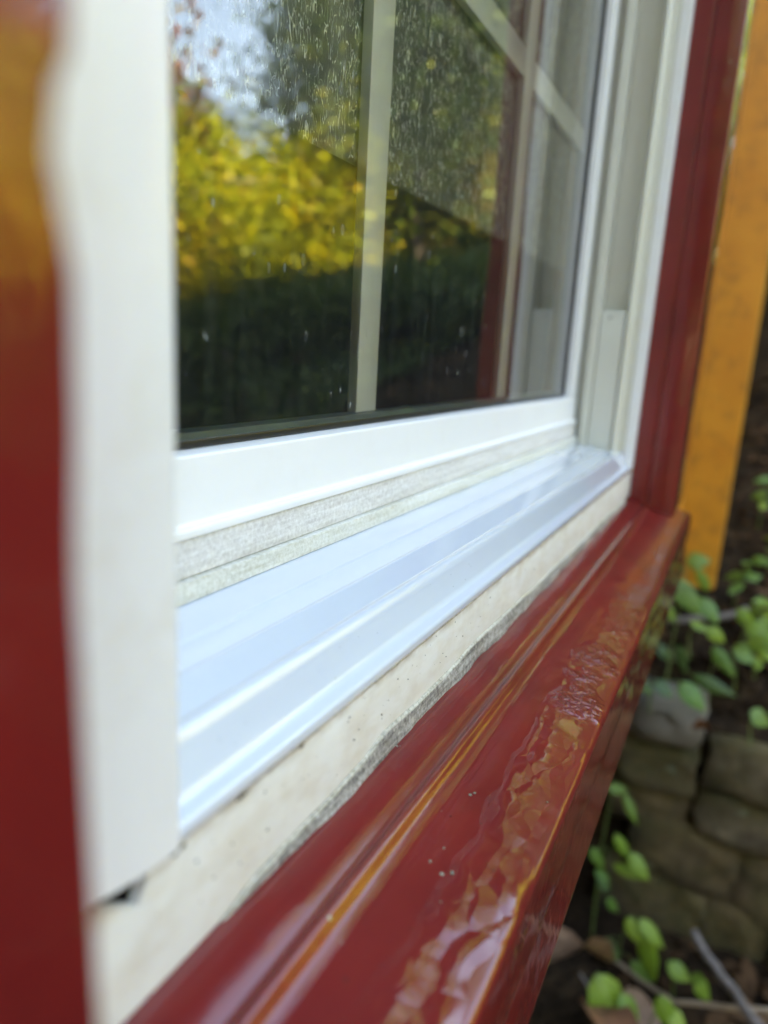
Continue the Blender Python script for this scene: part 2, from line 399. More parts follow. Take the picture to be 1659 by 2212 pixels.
mk('roof', V + V2, [(0, 1, 2, 3), (3, 2, 4, 5), (6, 7, 8, 9), (9, 8, 10, 11), (0, 1, 7, 6), (5, 4, 10, 11), (0, 3, 9, 6), (3, 5, 11, 9), (1, 2, 8, 7), (2, 4, 10, 8)], ROOFM, house)

boxes('soffit', [(-2, 14.3, -.54, .5, 3.17, 3.195)], ROOFM, house)
# ================================================================== the window unit
win = empty('window', (.48, .15, -.16), 'white vinyl sash window with grille bars set in red trim', 'window')
YF = .110                                   # flange plane
def wob(x, s=0.): return noise.noise(Vector((x * 9, s, .3)))
FB = [(0, -.164), (.100, -.1608), (.1316, -.1592), (.1516, -.1556), (.18, -.1548), (.2137, -.1530), (.2351, -.1496), (.27, -.1508), (.2973, -.1508), (.34, -.1486), (.40, -.1500), (.5, -.1515), (.65, -.1530), (.9, -.156)]
def flb(x):
    for (x0, a), (x1, c) in zip(FB, FB[1:]):
        if x <= x1: t = (x - x0) / (x1 - x0); t = t * t * (3 - 2 * t); break
    return a + (c - a) * t + .0006 * wob(x * 5, 2)
def fl_prof(x):
    # bottom edge of the painted flange wanders; the corner near x=.1 is broken out
    b = flb(x)
    t = -.1215
    if x < .109: t = -.1196
    if .0880 < x < .1090:                    # the broken corner
        if x < .1035: t = -.1196 - (x - .088) / .0155 * .0115
        else: t = -.1311 + (x - .1035) / .0055 * .0105
    return [(YF, b, .0012), (YF, t, .0006), (YF + .0035, t, 0), (YF + .0035, b, 0)]
# fine samples near the broken corner
def multi_sweep(name, xs, fn, mat, parent, smooth=50):
    V = []; F = []
    for x in xs:
        pr = fillet(fn(x), 3); m = len(pr); V += [(x, p, q) for p, q in pr]
    for i in range(len(xs) - 1):
        for j in range(m): F.append((i * m + j, i * m + (j + 1) % m, (i + 1) * m + (j + 1) % m, (i + 1) * m + j))
    F.append(tuple(range(m))); F.append(tuple((len(xs) - 1) * m + j for j in range(m)))
    return mk(name, V, F, mat, parent, smooth)
xs = [.03, .06, .08, .088, .091, .094, .097, .1, .1035, .105, .107, .109, .11, .115] + [.12 + .0075 * i for i in range(103)] + [.893]
multi_sweep('sill_flange', xs, fl_prof, CREAM, win)
boxes('rough_framing', [(.02, .912, YF + .008, YF + .016, -.155, -.1305), (.02, .0975, YF + .008, YF + .016, -.1304, -.108)], DARKWOOD, win)
# sill of the frame, with its two slopes, ridge and rounded lip
sillp = [(.20, -.0925, 0), (.171, -.0945, .002), (.1530, -.0962, .001), (.1515, -.0969, .001), (.1400, -.0983, .001), (.1385, -.0980, .001), (.1250, -.1013, .003), (.1228, -.1006, .0012), (.1205, -.1008, .0012), (.1190, -.1034, .0012), (.1148, -.1160, .002), (.1098, -.1180, .0012), (.1092, -.1192, .0008), (.1092, -.1224, .0008), (.1140, -.1226, 0), (.1140, -.1300, 0), (.20, -.1300, 0)]
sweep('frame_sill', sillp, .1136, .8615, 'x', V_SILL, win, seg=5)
sweep('caulk_bead', None, .106, .8615, 'x', OLDPAINT, win, n=60, fn=lambda x: [(.1094, -.1223, 0), (.1096 - .0002 * wob(x, 5), -.1234 + .0003 * wob(x * 3, 6), .0004), (.1099, -.1234, 0), (.1105, -.1223, 0)])
# upstand under the sash
boxes('sill_upstand', [(.1136, .8445, .1712, .178, -.0942, -.0862)], GRIME2, win, .0004)
# jambs
jamb_r = sweep('jamb', [(.872, .205), (.853, .205), (.853, .170), (.8452, .170, .0006), (.8452, .1605, .0006), (.866, .1595), (.866, .1335), (.8455, .1325, .0006), (.8425, .1292, .0014), (.8455, .1262, .001), (.8600, .1255, .0006), (.8600, .1215, .0004), (.8615, .1205, 0), (.8615, .1190, 0), (.880, .119, 0), (.880, .205, 0)], -.1010, .76, 'z', V_JAMB, win)
flr = sweep('jamb_flange', [(.8622, .1185, 0), (.8612, .1082, .0014), (.8900, .1095, .001), (.8900, .1185, 0)], -.1192, .76, 'z', V_WHITE, win)
cov = boxes('jamb_cover', [(.8456, .8659, .1336, .1594, -.1010, .0562)], V_JAMB, win, .0006)
boxes('screw_head', [(.8446, .8460, .1480, .1512, .0478, .0502)], plain('dull_screw', (.35, .33, .28), .5), cov, .0006)
jamb_l = sweep('jamb', [(.1136, .124), (.1136, .205), (.100, .205), (.100, .124)], -.0925, .76, 'z', V_JAMB, win)
def wavx(z, s): return .0006 * noise.noise(Vector((s, 0, z * 14)))
sweep('jamb_flange', None, -.1180, .76, 'z', V_TANREFL, win, n=90, fn=lambda z: [(.1010 + wavx(z, 1), .1046, .006), (.1112, .1040, .0022), (.1134, .1062, .0018), (.1134, .1235, 0), (.0980, .1235, 0), (.0300, .1135, 0), (.0300, .1085, 0), (.0860 + wavx(z, 3), .1082, .006)])
sweep('frame_head', [(.1085, .76, .001), (.1085, .795), (.205, .795), (.205, .76, .001)], .03, .89, 'x', V_WHITE, win)

# the sash
sash = empty('sash', (0, 0, 0), None, None); sash.parent = win
Z0, Z1 = -.041, .745
sash.location = (0, 0, 0)
def railp(z0, z1, s):  # y,z profile of bottom rail
    return [(.1838, z1 + .0006, .0006), (.1760, z1, .0012), (.1760, z0 + .0012, .0008), (.1754, z0 + .0003, 0), (.1724, z0, .0012), (.1724, z0 - .0036, .0010), (.1742, z0 - .0040, 0), (.200, z0 - .0040, 0), (.200, z1 + .0006, 0)]
sweep('bottom_rail', railp(-.067, Z0, 1), .1195, .8395, 'x', V_WHITE, sash)
boxes('rail_seal', [(.1195, .8395, .1741, .1990, -.0858, -.0712)], GRIME, sash, .0004)
sweep('stile', [(.8152, .1839, .0006), (.8148, .1768, .001), (.8395, .1765, .0015), (.8395, .1995, 0), (.8152, .1995, 0)], Z0 + .0008, Z1, 'z', V_WHITE, sash)
sweep('stile', [(.1500, .1839, .0006), (.1500, .1762, .001), (.1205, .1762, .0015), (.1205, .1995, 0), (.1500, .1995, 0)], Z0 + .0008, Z1, 'z', V_WHITE, sash)
boxes('top_rail', [(.1502, .8150, .1762, .1995, .720, Z1)], V_WHITE, sash, .001)
boxes('gasket', [(.1502, .8150, .1842, .1857, Z0 + .0008, Z0 + .0038), (.8115, .8150, .1842, .1857, Z0 + .0039, .7198), (.1502, .1535, .1842, .1857, Z0 + .0039, .7198)], BLACK, sash, .0004)
mk('glass_pane', [(.152, .1859, Z0 + .001), (.8149, .1859, Z0 + .001), (.8149, .1859, .7199), (.152, .1859, .7199)], [(0, 1, 2, 3)], GLASS, sash)
boxes('glazing_spacer', [(.1502, .8150, .1875, .1985, Z0 + .0010, Z0 + .0062), (.8118, .8150, .1875, .1985, Z0 + .0063, .7198), (.1502, .1530, .1875, .1985, Z0 + .0063, .7198)], SPACER, sash, .0003)
MX = [(.3462, .3695), (.5950, .6190)]
MZ = [(.2137, .2338), (.470, .490)]
for a, b in MX: boxes('grille_bar', [(a, b, .1920, .1978, Z0 + .0064, .7196)], MUNT, sash, .0005)
ends = [.1531, MX[0][0], MX[0][1], MX[1][0], MX[1][1], .8117]
for a, b in MZ:
    for i in (0, 2, 4): boxes('grille_bar', [(ends[i] + .0002, ends[i + 1] - .0002, .1921, .1977, a, b)], MUNT, sash, .0005)
# wrinkled stained film, one sheet on the glass; its lower edge is a level line
FE = .0922
n_ = 60; V = []; F = []
for i in range(n_ + 1):
    x = .1535 + (.8113 - .1535) * i / n_
    V += [(x, .1990, FE + .0006 * noise.noise(Vector((x * 30, 0, 0)))), (x, .1990, .7195)]
for i in range(n_): F.append((2 * i, 2 * i + 2, 2 * i + 3, 2 * i + 1))
tag(mk('window_film', V, F, FILM, sash), 'wrinkled hazy film over the upper glass')

# ================================================================== red painted trim
trim = empty('window_trim', (.46, .05, -.17), 'glossy dark red wooden trim boards and sill around the white window', 'window trim')
def cas_r(z):
    w_ = .0004 * noise.noise(Vector((5, 1, z * 10)))
    return [(.8850, .1094, 0), (.8848, .0905, .0012), (.8862, .0893, .0004), (.8862, .0886, .0004), (.8840 + w_, .0875, .0010), (.8850, .0578, .0028), (1.06, .0583, .003), (1.06, .1046, 0), (.915, .1046, 0), (.915, .1094, 0)]
sweep('casing_board', None, -.176, .795, 'z', RED, trim, n=70, fn=cas_r)
EDG = [(.14, .0012), (.10, .0008), (.0287, .0026), (.0249, .0022), (.0205, .0002), (.0155, -.0006), (.0118, .0002), (.0085, .0010), (.0051, .0016), (-.005, .0013), (-.0268, .0000), (-.06, -.0002), (-.18, 0)]
def edge_off(z):
    for (z1, a), (z0, b) in zip(EDG, EDG[1:]):
        if z >= z0: 
            t = (z - z0) / (z1 - z0) if z < z1 else 1; t = t * t * (3 - 2 * t); return b + (a - b) * t
    return 0
def cas_l(z):
    e = .0482 + .0007 * sstep(0, .08, -z) + edge_off(z) * .85
    return [(.0476, .1080, 0), (.0476, .0900, 0), (e, .0878, .0008), (e, .0580, .0016), (-.070, .0583, .003), (-.070, .1046, 0), (.0174, .1046, 0), (.0174, .1080, 0)]
V = []; F = []; zs = sorted(set([-.18 + .01 * i for i in range(98)] + [.0 + .0008 * i for i in range(50)] + [-.07 + .003 * i for i in range(24)]))
for z in zs:
    pr = fillet(cas_l(z), 4); m = len(pr); V += [(p, q, z) for p, q in pr]
for i in range(len(zs) - 1):
    for j in range(m): F.append((i * m + j, i * m + (j + 1) % m, (i + 1) * m + (j + 1) % m, (i + 1) * m + j))
F.append(tuple(range(m))); F.append(tuple((len(zs) - 1) * m + j for j in range(m)))
mk('casing_board', V, F, RED, trim, 50)
boxes('head_casing', [(-.075, 1.065, .054, .1048, .797, .90)], RED, trim, .002)
def sill_red(x):
    a = .0005 * wob(x, 9); b = .0004 * wob(x * 2, 4)
    return [(.150, -.1580, 0), (.1120, -.1582 , 0), (.0950, -.1640 + b, .004), (.0920, -.1662 + a, .002), (.0882, -.1622 + a, .0026), (.0848, -.1672 + a, .0022), (.0815, -.1685 + b, .0025),
            (.0460, -.1765 + b, .003), (.0408, -.1790 + a, .0028), (.0404, -.2130, .002), (.0424, -.2150 + b, .001), (.0392, -.2520, .0025), (.045, -.2553, .001), (.150, -.2553, 0)]
sweep('sill_board', None, -.11, .945, 'x', RED, trim, n=220, fn=sill_red, smooth=50, seg=5)
FX = [.104 + .0035 * i for i in range(215)]
multi_sweep('foam_caulk', FX, lambda x: [(.1138, -.1500, 0), (.1100 - .0002 * wob(x * 6, 3), flb(x) + .0006, .0006), (.1092 - .0005 * abs(wob(x * 5, 8)), flb(x) - .0012, .0005), (.1082 - .0016 * wob(x * 2.5, 8) - .0006 * wob(x * 11, 4), -.1604, .0005), (.1138, -.1612, 0)], FOAM, trim)
multi_sweep('caulk_edge', FX, lambda x: [(.1102, flb(x) + .0006, 0), (.1093 - .0002 * wob(x * 8, 5), flb(x) - .0001, .0003), (.1091 - .0001 * wob(x * 9, 1), flb(x) - .0011 + .00015 * wob(x * 9, 7), .0003), (.1104, flb(x) - .0012, 0)], OLDPAINT, trim)

# ================================================================== small dirt
def flakes(name, pts, mat, label, cat, zf, yf=None):
    V = []; F = []
    for x, y, s in pts:
        z = zf(x, y) if zf else y
        k = random.randint(4, 6); base = len(V); ph = random.random() * 6; st = random.uniform(.5, 1.6)
        for layer in (0, 1):
            for j in range(k):
                a = ph + 2 * math.pi * j / k; r = s * random.uniform(.5, 1.1)
                if yf is None: V.append((x + r * st * math.cos(a), y + r * math.sin(a), z + layer * s * .5 * random.uniform(.4, 1)))
                else: V.append((x + r * st * math.cos(a), yf - layer * s * .4, y + r * math.sin(a)))
        F.append(tuple(base + k + j for j in range(k)))
        for j in range(k): F.append((base + j, base + (j + 1) % k, base + k + (j + 1) % k, base + k + j))
    return tag(mk(name, V, F, mat), label, cat, kind='stuff')
def ztop(x, y):
    if y > .0460: return -.1685 - (.0815 - y) / .0355 * .0080
    return -.1775
DIRT = plain('dark_dirt_crumb', (.03, .022, .015), .9); LICH = plain('grey_green_crumb', (.22, .27, .2), .9)
p = []
for i in range(70):
    x = .13 + .6 * random.random() ** 1.8; p.append((x, random.uniform(.047, .08), .00012 + .0004 * random.random() ** 3))
flakes('dirt_crumbs', p, DIRT, 'dark dirt crumbs scattered on the red window sill', 'dirt', ztop)
flakes('lichen_flakes', [(.2415, .0745, .0009), (.2440, .0735, .0006), (.208, .072, .0006), (.199, .0735, .0006), (.2, .0655, .0007), (.186, .064, .0006), (.30, .0862, .0006), (.184, .045, .0006), (.262, .0482, .0007)], LICH, 'tiny grey green lichen flakes stuck on the red window sill', 'lichen', lambda x, y: ztop(x, min(y, .0815)) + .0001)
flakes('rust_specks', [(.13 + .5 * random.random() ** 1.7, random.uniform(-.152, -.1245), .00015 + .0003 * random.random() ** 2) for i in range(70)] + [(.1155, -.1243, .0011), (.118, -.1242, .0009), (.1400, -.1241, .0009), (.1415, -.1240, .0013), (.1430, -.1238, .0010), (.1448, -.1236, .0006), (.1700, -.1238, .0006), (.1720, -.1237, .0011), (.1738, -.1236, .0007), (.1235, -.1325, .0005)], DIRT, 'small dark specks on the cream strip under the white lip', 'dirt', None, yf=.1100)
def zs1(x, y): return -.0945 - (.171 - y) / .046 * .0064 if y > .124 else -.1034 - (.1190 - y) / .0048 * .0134
flakes('sill_specks', [(random.uniform(.15, .5), random.uniform(.13, .168), .00012 + .00025 * random.random()) for i in range(60)] + [(.262, .158, .0009), (.2625, .1575, .0006)] + [(random.uniform(.13, .4), random.uniform(.1150, .1185), .0002) for i in range(14)], DIRT, 'tiny dark specks on the white sloping inner sill', 'dirt', zs1)

# ================================================================== dry stone wall
sw = empty('stone_wall', (WX, -.5, LOW), 'mossy dry stone retaining wall beside the house below the slope', 'stone wall')
def stone(y0, y1, z0, z1, mat, x0=WX, dep=.22, rnd=.2, seed=0):
    bm = bmesh.new(); bmesh.ops.create_cube(bm, size=1)
    bmesh.ops.subdivide_edges(bm, edges=bm.edges[:], cuts=3, use_grid_fill=True)
    V = []
    sx, sy, sz = dep, y1 - y0, z1 - z0; cx, cy, cz = x0 + dep / 2, (y0 + y1) / 2, (z0 + z1) / 2
    for v in bm.verts:
        c = v.co * 2; q = Vector((c.x * math.sqrt(1 - rnd * (c.y ** 2 + c.z ** 2) / 2 * .55), c.y * math.sqrt(1 - rnd * (c.x ** 2 + c.z ** 2) / 2 * .55), c.z * math.sqrt(1 - rnd * (c.x ** 2 + c.y ** 2) / 2 * .55)))
        nz = noise.noise_vector(Vector((c.x + seed, c.y * 1.3 + seed * 2, c.z)) * 1.6) * .022
        V.append((cx + q.x * sx / 2 + nz.x, cy + q.y * sy / 2 + nz.y, cz + q.z * sz / 2 + nz.z * .7))
    bm.verts.index_update(); F = [tuple(v.index for v in f.verts) for f in bm.faces]; bm.free()
    return mk('stone', V, F, mat, sw, 180)
ST = [(-.025, .135, -.868, -.775, STONEG, WX - .03, .8), (-.025, .16, -1.005, -.885, STONE, WX, .3), (-.27, -.040, -.965, -.835, STONE, WX - .01, .3),
      (-.33, -.033, -1.085, -.975, STONE, WX, .3), (-.025, .17, -1.12, -1.012, STONED, WX + .02, .3), (-.15, .1, -1.24, -1.085, STONED, WX + .005, .3), (-.36, -.135, -1.29, -1.075, STONED, WX + .01, .3),
      (-.09, .16, -1.43, -1.235, STONED, WX, .3), (-.24, -.08, -1.43, -1.225, STONED, WX + .012, .3), (-.5, -.24, -1.43, -1.275, STONED, WX, .3), (-.6, -.37, -1.25, -1.10, STONED, WX + .01, .4), (-.6, -.34, -1.09, -.97, STONE, WX, .4), (-.52, -.28, -.96, -.82, STONE, WX, .4)]
for i, (a, b, c, d, m_, xx, rr) in enumerate(ST): stone(a, b, c, d, m_, xx, .22, rr * .55, i * 1.7)
boxes('wall_core', [(WX + .05, WX + .16, -3.7, .2, LOW - .1, -.83)], SOIL, sw)
for (z0, z1) in ((-1.42, -1.25), (-1.245, -1.10), (-1.095, -.965), (-.96, -.80)):
    y = -.61 - random.uniform(0, .03)
    while y > -3.6:
        w_ = random.uniform(.16, .34); stone(y - w_ + .008, y, z0 + .004, z1 - .004, random.choice([STONE, STONE, STONED, STONEG]), WX + random.uniform(-.01, .015), .2, .22, y * 3 + z0); y -= w_

# ================================================================== plants with single leaves
def leaf_mesh(mat, nm):
    prof = [(0, .02), (.12, .32), (.32, .5), (.55, .46), (.78, .27), (.93, .1), (1, .0)]
    V = []; F = []
    for i, (t, w_) in enumerate(prof):
        dz = -.22 * (t - .4) ** 2 + .0
        V += [(t, -w_, dz - .10 * w_), (t, 0, dz + .04), (t, w_, dz - .10 * w_)]
    for i in range(len(prof) - 1):
        for j in (0, 1): F.append((i * 3 + j, i * 3 + j + 1, (i + 1) * 3 + j + 1, (i + 1) * 3 + j))
    me = bpy.data.meshes.new(nm); me.from_pydata(V, [], F); me.materials.append(mat)
    me.polygons.foreach_set('use_smooth', [True] * len(me.polygons)); return me
LM = [leaf_mesh(m_, 'leaf') for m_ in PL]
PLANTS = [[[1.977,0.078,-0.682],[[2.082,0.084,-0.527,2.082,0.028,-0.517,0.0456,1],[1.952,0.015,-0.564,1.952,0.05,-0.506,0.0252,1],[1.982,0.104,-0.556,1.982,0.028,-0.631,0.0547,1],[1.916,0.032,-0.574,1.916,-0.016,-0.621,0.0389,1],[1.854,0.105,-0.591,1.854,0.079,-0.633,0.0241,1]]],[[1.884,0.034,-0.708],[[1.87,0.045,-0.627,1.87,-0.006,-0.642,0.0279,0],[1.858,0.003,-0.63,1.858,-0.038,-0.66,0.0312,0]]],[[1.83,-0.077,-0.723],[[1.862,-0.055,-0.569,1.862,-0.1,-0.614,0.031,0],[1.801,-0.075,-0.586,1.801,-0.123,-0.594,0.0369,0],[1.743,-0.08,-0.602,1.743,-0.128,-0.597,0.0294,1],[1.829,-0.095,-0.578,1.829,-0.133,-0.617,0.034,0],[1.817,-0.132,-0.582,1.817,-0.167,-0.558,0.0338,0]]],[[1.81,-0.026,-0.729],[[1.787,-0.014,-0.65,1.787,-0.068,-0.704,0.0303,1],[1.794,-0.057,-0.648,1.794,-0.113,-0.666,0.0371,1]]],[[1.79,0.072,-0.735],[[1.792,0.108,-0.679,1.792,0.068,-0.712,0.0305,2],[1.811,0.058,-0.673,1.811,0.033,-0.751,0.0239,2],[1.708,0.021,-0.702,1.708,-0.07,-0.721,0.0294,2]]],[[1.651,0.095,-0.774],[[1.649,0.041,-0.699,1.649,-0.016,-0.745,0.0412,1],[1.633,0.093,-0.703,1.633,0.051,-0.729,0.0315,2],[1.612,0.122,-0.709,1.612,0.092,-0.732,0.025,2]]],[[1.634,-0.118,-0.778],[[1.619,-0.106,-0.717,1.619,-0.147,-0.737,0.0376,1],[1.609,-0.149,-0.72,1.609,-0.167,-0.686,0.0344,1]]],[[1.64,0.151,-1.35],[[1.62,0.16,-0.995,1.62,0.118,-1.0,0.0241,1],[1.62,0.122,-0.997,1.62,0.084,-1.052,0.0201,1]]],[[1.57,0.142,-1.35],[[1.55,0.123,-1.066,1.55,0.082,-1.121,0.0239,0],[1.55,0.088,-1.1,1.55,0.04,-1.14,0.0321,0],[1.55,0.12,-1.145,1.55,0.043,-1.148,0.0244,0],[1.55,0.171,-1.121,1.55,0.137,-1.169,0.0243,1],[1.55,0.154,-1.172,1.55,0.122,-1.183,0.0247,1],[1.55,0.147,-1.202,1.55,0.118,-1.214,0.029,2],[1.55,0.119,-1.239,1.55,0.093,-1.278,0.021,1]]],[[1.52,0.069,-1.35],[[1.5,0.068,-1.226,1.5,0.037,-1.268,0.0286,0],[1.5,0.043,-1.219,1.5,-0.013,-1.259,0.0326,0],[1.5,0.029,-1.252,1.5,-0.009,-1.371,0.0371,0],[1.5,0.045,-1.337,1.5,-0.011,-1.386,0.0297,1],[1.5,0.112,-1.308,1.5,0.074,-1.339,0.0336,2]]],[[1.47,-0.053,-1.35],[[1.45,-0.027,-1.26,1.45,-0.075,-1.278,0.0324,0],[1.45,-0.076,-1.263,1.45,-0.096,-1.256,0.0243,1],[1.45,-0.086,-1.269,1.45,-0.118,-1.31,0.0325,0]]],[[1.32,0.084,-1.35],[[1.3,0.101,-1.223,1.3,0.04,-1.309,0.0679,0],[1.3,0.048,-1.243,1.3,0.007,-1.293,0.0455,1]]],[[1.32,-0.022,-1.35],[[1.3,-0.021,-1.209,1.3,-0.048,-1.262,0.0337,0],[1.3,-0.042,-1.238,1.3,-0.074,-1.255,0.0303,0]]]]
LAB = ['leafy green plant growing against the foot of the yellow wall', 'small pale green seedling just below the yellow wall', 'bright green plant at the right edge above the stone wall', 'small green sprig midway up the slope above the wall',
       'dark shaded seedling beside the sill above the grey stone', 'broad leaved seedling rising right behind the pale grey stone', 'green sprig hanging over the mossy stone at right', 'single drooping sprig just under the topmost stones',
       'bright forked sprig in front of the middle of the stone wall', 'tall bright green seedling with drooping leaves before the wall', 'small three leaved sprig left of the leaning grey stick', 'largest broad green leaves at the very bottom by the sill', 'low bright leaves at the bottom edge right of the broad leaves']
def place_leaf(k, a, b, wd, parent):
    a = Vector(a); b = Vector(b); d = b - a; L = d.length; d.normalize()
    tocam = (-(a + b) / 2).normalized(); nrm = (tocam + Vector((random.uniform(-.5, .5), random.uniform(-.4, .4), .5 + random.uniform(-.3, .5)))).normalized()
    s = nrm.cross(d).normalized(); nn = d.cross(s)
    M = Matrix(((d.x * L, s.x * wd, nn.x * L, 0), (d.y * L, s.y * wd, nn.y * L, 0), (d.z * L, s.z * wd, nn.z * L, 0), (0, 0, 0, 1)))
    o = bpy.data.objects.new('leaf', LM[k]); C.objects.link(o); o.parent = parent
    M.translation = a - wloc(parent); o.matrix_local = M
    return o
for pi, ((root, leaves), lb) in enumerate(zip(PLANTS, LAB)):
    if pi < 2:                               # in front of the yellow corner
        root = [q * .89 for q in root]; leaves = [[*[q * .89 for q in l[:7]], l[7]] for l in leaves]
    root = (root[0], root[1], terr(root[0], root[1]) if root[0] > WX or root[2] < -1.2 else root[2])
    pl = empty('leafy_plant', root, lb, 'plant', 'wild seedlings by the stone wall')
    mid = Vector((sum(l[0] for l in leaves), sum(l[1] for l in leaves), sum(l[2] for l in leaves))) / len(leaves) + Vector((.02, .01, -.01))
    r = Vector(root); top = max((Vector(l[:3]) for l in leaves), key=lambda v: v.z) + Vector((.012, 0, -.004))
    pts = [r - Vector((0, 0, .02)), r.lerp(mid, .5) + Vector((.01, .008, 0)), mid, top]
    tube('stem', pts, [.0028, .0022, .0018, .0010], STEM, pl, 6)
    for l in leaves:
        a = Vector(l[:3]); b = Vector(l[3:6]); b.x += random.uniform(-.02, .02)
        place_leaf(l[7], a, a + (b - a) * 1.1, l[6] * 1.15, pl)
        tt = min((pts[i].lerp(pts[i + 1], f) for i in range(3) for f in (.2, .4, .6, .8, 1)), key=lambda q: (q - a).length + (.5 if q.z > a.z + .02 else 0))
        tube('leaf_stalk', [tt, (tt + a) / 2 + Vector((0, 0, .004)), a], [.0011, .001, .0009], STEM, pl, 5)
# extra plants higher on the slope and along the low ground, beyond the frame too
def rnd_plant(x, y, h, n, lb, sz=.05, ks=(0, 1, 1, 2), grp='wild seedlings by the stone wall'):
    g = terr(x, y); pl = empty('leafy_plant', (x, y, g), lb, 'plant', grp)
    lean = Vector((random.uniform(-.3, .1), random.uniform(-.3, .3), 1)) * h
    pts = [Vector((x, y, g - .02)), Vector((x, y, g)) + lean * .5 + Vector((0, .01, 0)), Vector((x, y, g)) + lean]
    tube('stem', pts, [.003, .002, .001], STEM, pl, 5)
    for i in range(n):
        t = .35 + .65 * (i + 1) / n; a = Vector((x, y, g)) + lean * t; an = i * 2.4 + random.random()
        b = a + Vector((math.cos(an), math.sin(an), random.uniform(-.5, .2))) * sz * random.uniform(.7, 1.2)
        place_leaf(random.choice(ks), a, b, sz * .5, pl)
rnd_plant(1.86, -.12, .10, 6, 'low sprig close behind the mossy stone at the right edge', .05, (0, 0, 1))
rnd_plant(1.98, -.09, .12, 7, 'fresh sprig between the grey stick and the mossy stone', .055, (0, 0, 1))
rnd_plant(2.12, -.05, .15, 8, 'dense sprig just right of the foot of the yellow wall', .055, (0, 1))
rnd_plant(1.76, .02, .07, 6, 'tiny sprig on the soil above the pale grey stone', .04, (1, 1, 2))
rnd_plant(2.35, -.13, .16, 7, 'small seedling up the slope just right of the yellow wall corner', .06)
rnd_plant(2.7, -.10, .2, 8, 'higher seedling beside the yellow wall up the slope', .06)
rnd_plant(3.3, -.17, .25, 9, 'leafy seedling farthest up the slope by the yellow wing', .07)
rnd_plant(2.2, -.45, .2, 8, 'seedling on the slope well away from the yellow wall', .06)
rnd_plant(1.9, -.6, .2, 8, 'seedling near the top edge of the wall further from the house', .06)
rnd_plant(1.3, -.55, .25, 8, 'seedling on the low ground away from the house', .07)
rnd_plant(1.1, -.9, .25, 8, 'seedling on the low ground nearest the camera side', .07)
rnd_plant(2.6, -.9, .3, 9, 'bushy seedling in the open part of the slope', .08)

# ================================================================== sticks and fallen leaves
def stick(pts, r0, r1, mat, lb):
    P = [Vector(p) for p in pts]; Q = []
    for i in range(len(P) - 1):
        for k in range(4): Q.append(P[i].lerp(P[i + 1], k / 4) + noise.noise_vector(P[i] * 9 + Vector((k, 0, 0))) * r0 * .8)
    Q.append(P[-1]); n_ = len(Q)
    tag(tube('fallen_stick', Q, [r0 + (r1 - r0) * i / (n_ - 1) for i in range(n_)], mat, None, 8, .25), lb, 'stick')
stick([(1.93, .10, -.655), (1.99, -.03, -.635), (2.071, -.13, -.605), (2.12, -.25, -.58)], .009, .010, TWIG, 'grey stick lying on the slope in front of the yellow wall')
stick([(1.51, -.066, -1.215), (1.43, -.13, -1.225), (1.33, -.22, -1.235), (1.2, -.33, -1.26)], .0095, .012, TWIG, 'grey stick leaning at the lower right against the wall foot')
stick([(1.52, .11, -1.355), (1.47, .02, -1.35), (1.42, -.05, -1.32), (1.41, -.217, -1.243), (1.4, -.36, -1.2)], .004, .0065, TWIG2, 'thin tan stick crossing under the grey stick at the bottom')
stick([(1.38, .14, -1.31), (1.30, .05, -1.33), (1.22, -.06, -1.34)], .003, .005, TWIG, 'short grey twig among brown leaves at the bottom')
def fallen(loc, sz, rot, mat, lb):
    V = []; F = []; n1, n2 = 8, 6
    for i in range(n1 + 1):
        t = i / n1; w_ = math.sin(math.pi * min(1, t * .96 + .03)) ** .8 * .42 * (1 + .15 * math.sin(t * 25))
        for j in range(n2 + 1):
            s = j / n2 * 2 - 1; V.append((t - .5, s * w_, .35 * (s * w_) ** 2 * 3 + .18 * math.sin(t * 3) - .03 * abs(s) * math.sin(t * 18)))
    for i in range(n1):
        for j in range(n2): a = i * (n2 + 1) + j; F.append((a, a + 1, a + n2 + 2, a + n2 + 1))
    Mx = Matrix.Translation(loc) @ Matrix.Rotation(rot[2], 4, 'Z') @ Matrix.Rotation(rot[0], 4, 'X') @ Matrix.Rotation(rot[1], 4, 'Y') @ Matrix.Scale(sz, 4)
    e = bpy.data.meshes.new('fallen_leaf'); e.from_pydata([tuple(v) for v in V], [], F); e.materials.append(mat); e.polygons.foreach_set('use_smooth', [True] * len(F))
    o = bpy.data.objects.new('fallen_leaf', e); C.objects.link(o); o.matrix_world = Mx; tag(o, lb, 'leaf', 'large fallen brown leaves')
def m_dead(name, c0, c1):
    n = NT(name); return n.end(n.bsdf(n.mix(n.mr(n.noise(22, detail=5), .35, .65), c0, c1), .6, n.bump(n.noise(1, n.map((50, 50, 50)), detail=4), .003)))
DEAD = m_dead('tan_dead_leaf', (.26, .15, .09), (.13, .065, .035)); DEADR = m_dead('reddish_dead_leaf', (.22, .09, .04), (.10, .04, .02))
fallen(Vector((1.25, .135, -1.17)), .17, (.5, -.3, 2.6), DEAD, 'big curled brown leaf against the underside of the red sill')
fallen(Vector((1.22, .07, -1.27)), .14, (.3, .2, .6), DEADR, 'reddish brown leaf below the big curled leaf')
fallen(Vector((1.33, .02, -1.33)), .12, (-.3, .1, 1.6), DEAD, 'brown leaf lying under the broad green leaves')
fallen(Vector((1.30, -.12, -1.35)), .12, (.4, .1, 2.9), DEADR, 'dark reddish leaf on the ground near the thin tan stick')
fallen(Vector((1.62, -.02, -.79)), .05, (.9, .3, 1.0), DEADR, 'small orange brown leaf lodged right of the pale grey stone')
fallen(Vector((1.80, -.05, -.70)), .05, (.4, .3, 2.0), DEAD, 'small pale brown leaf on the slope among seedlings')
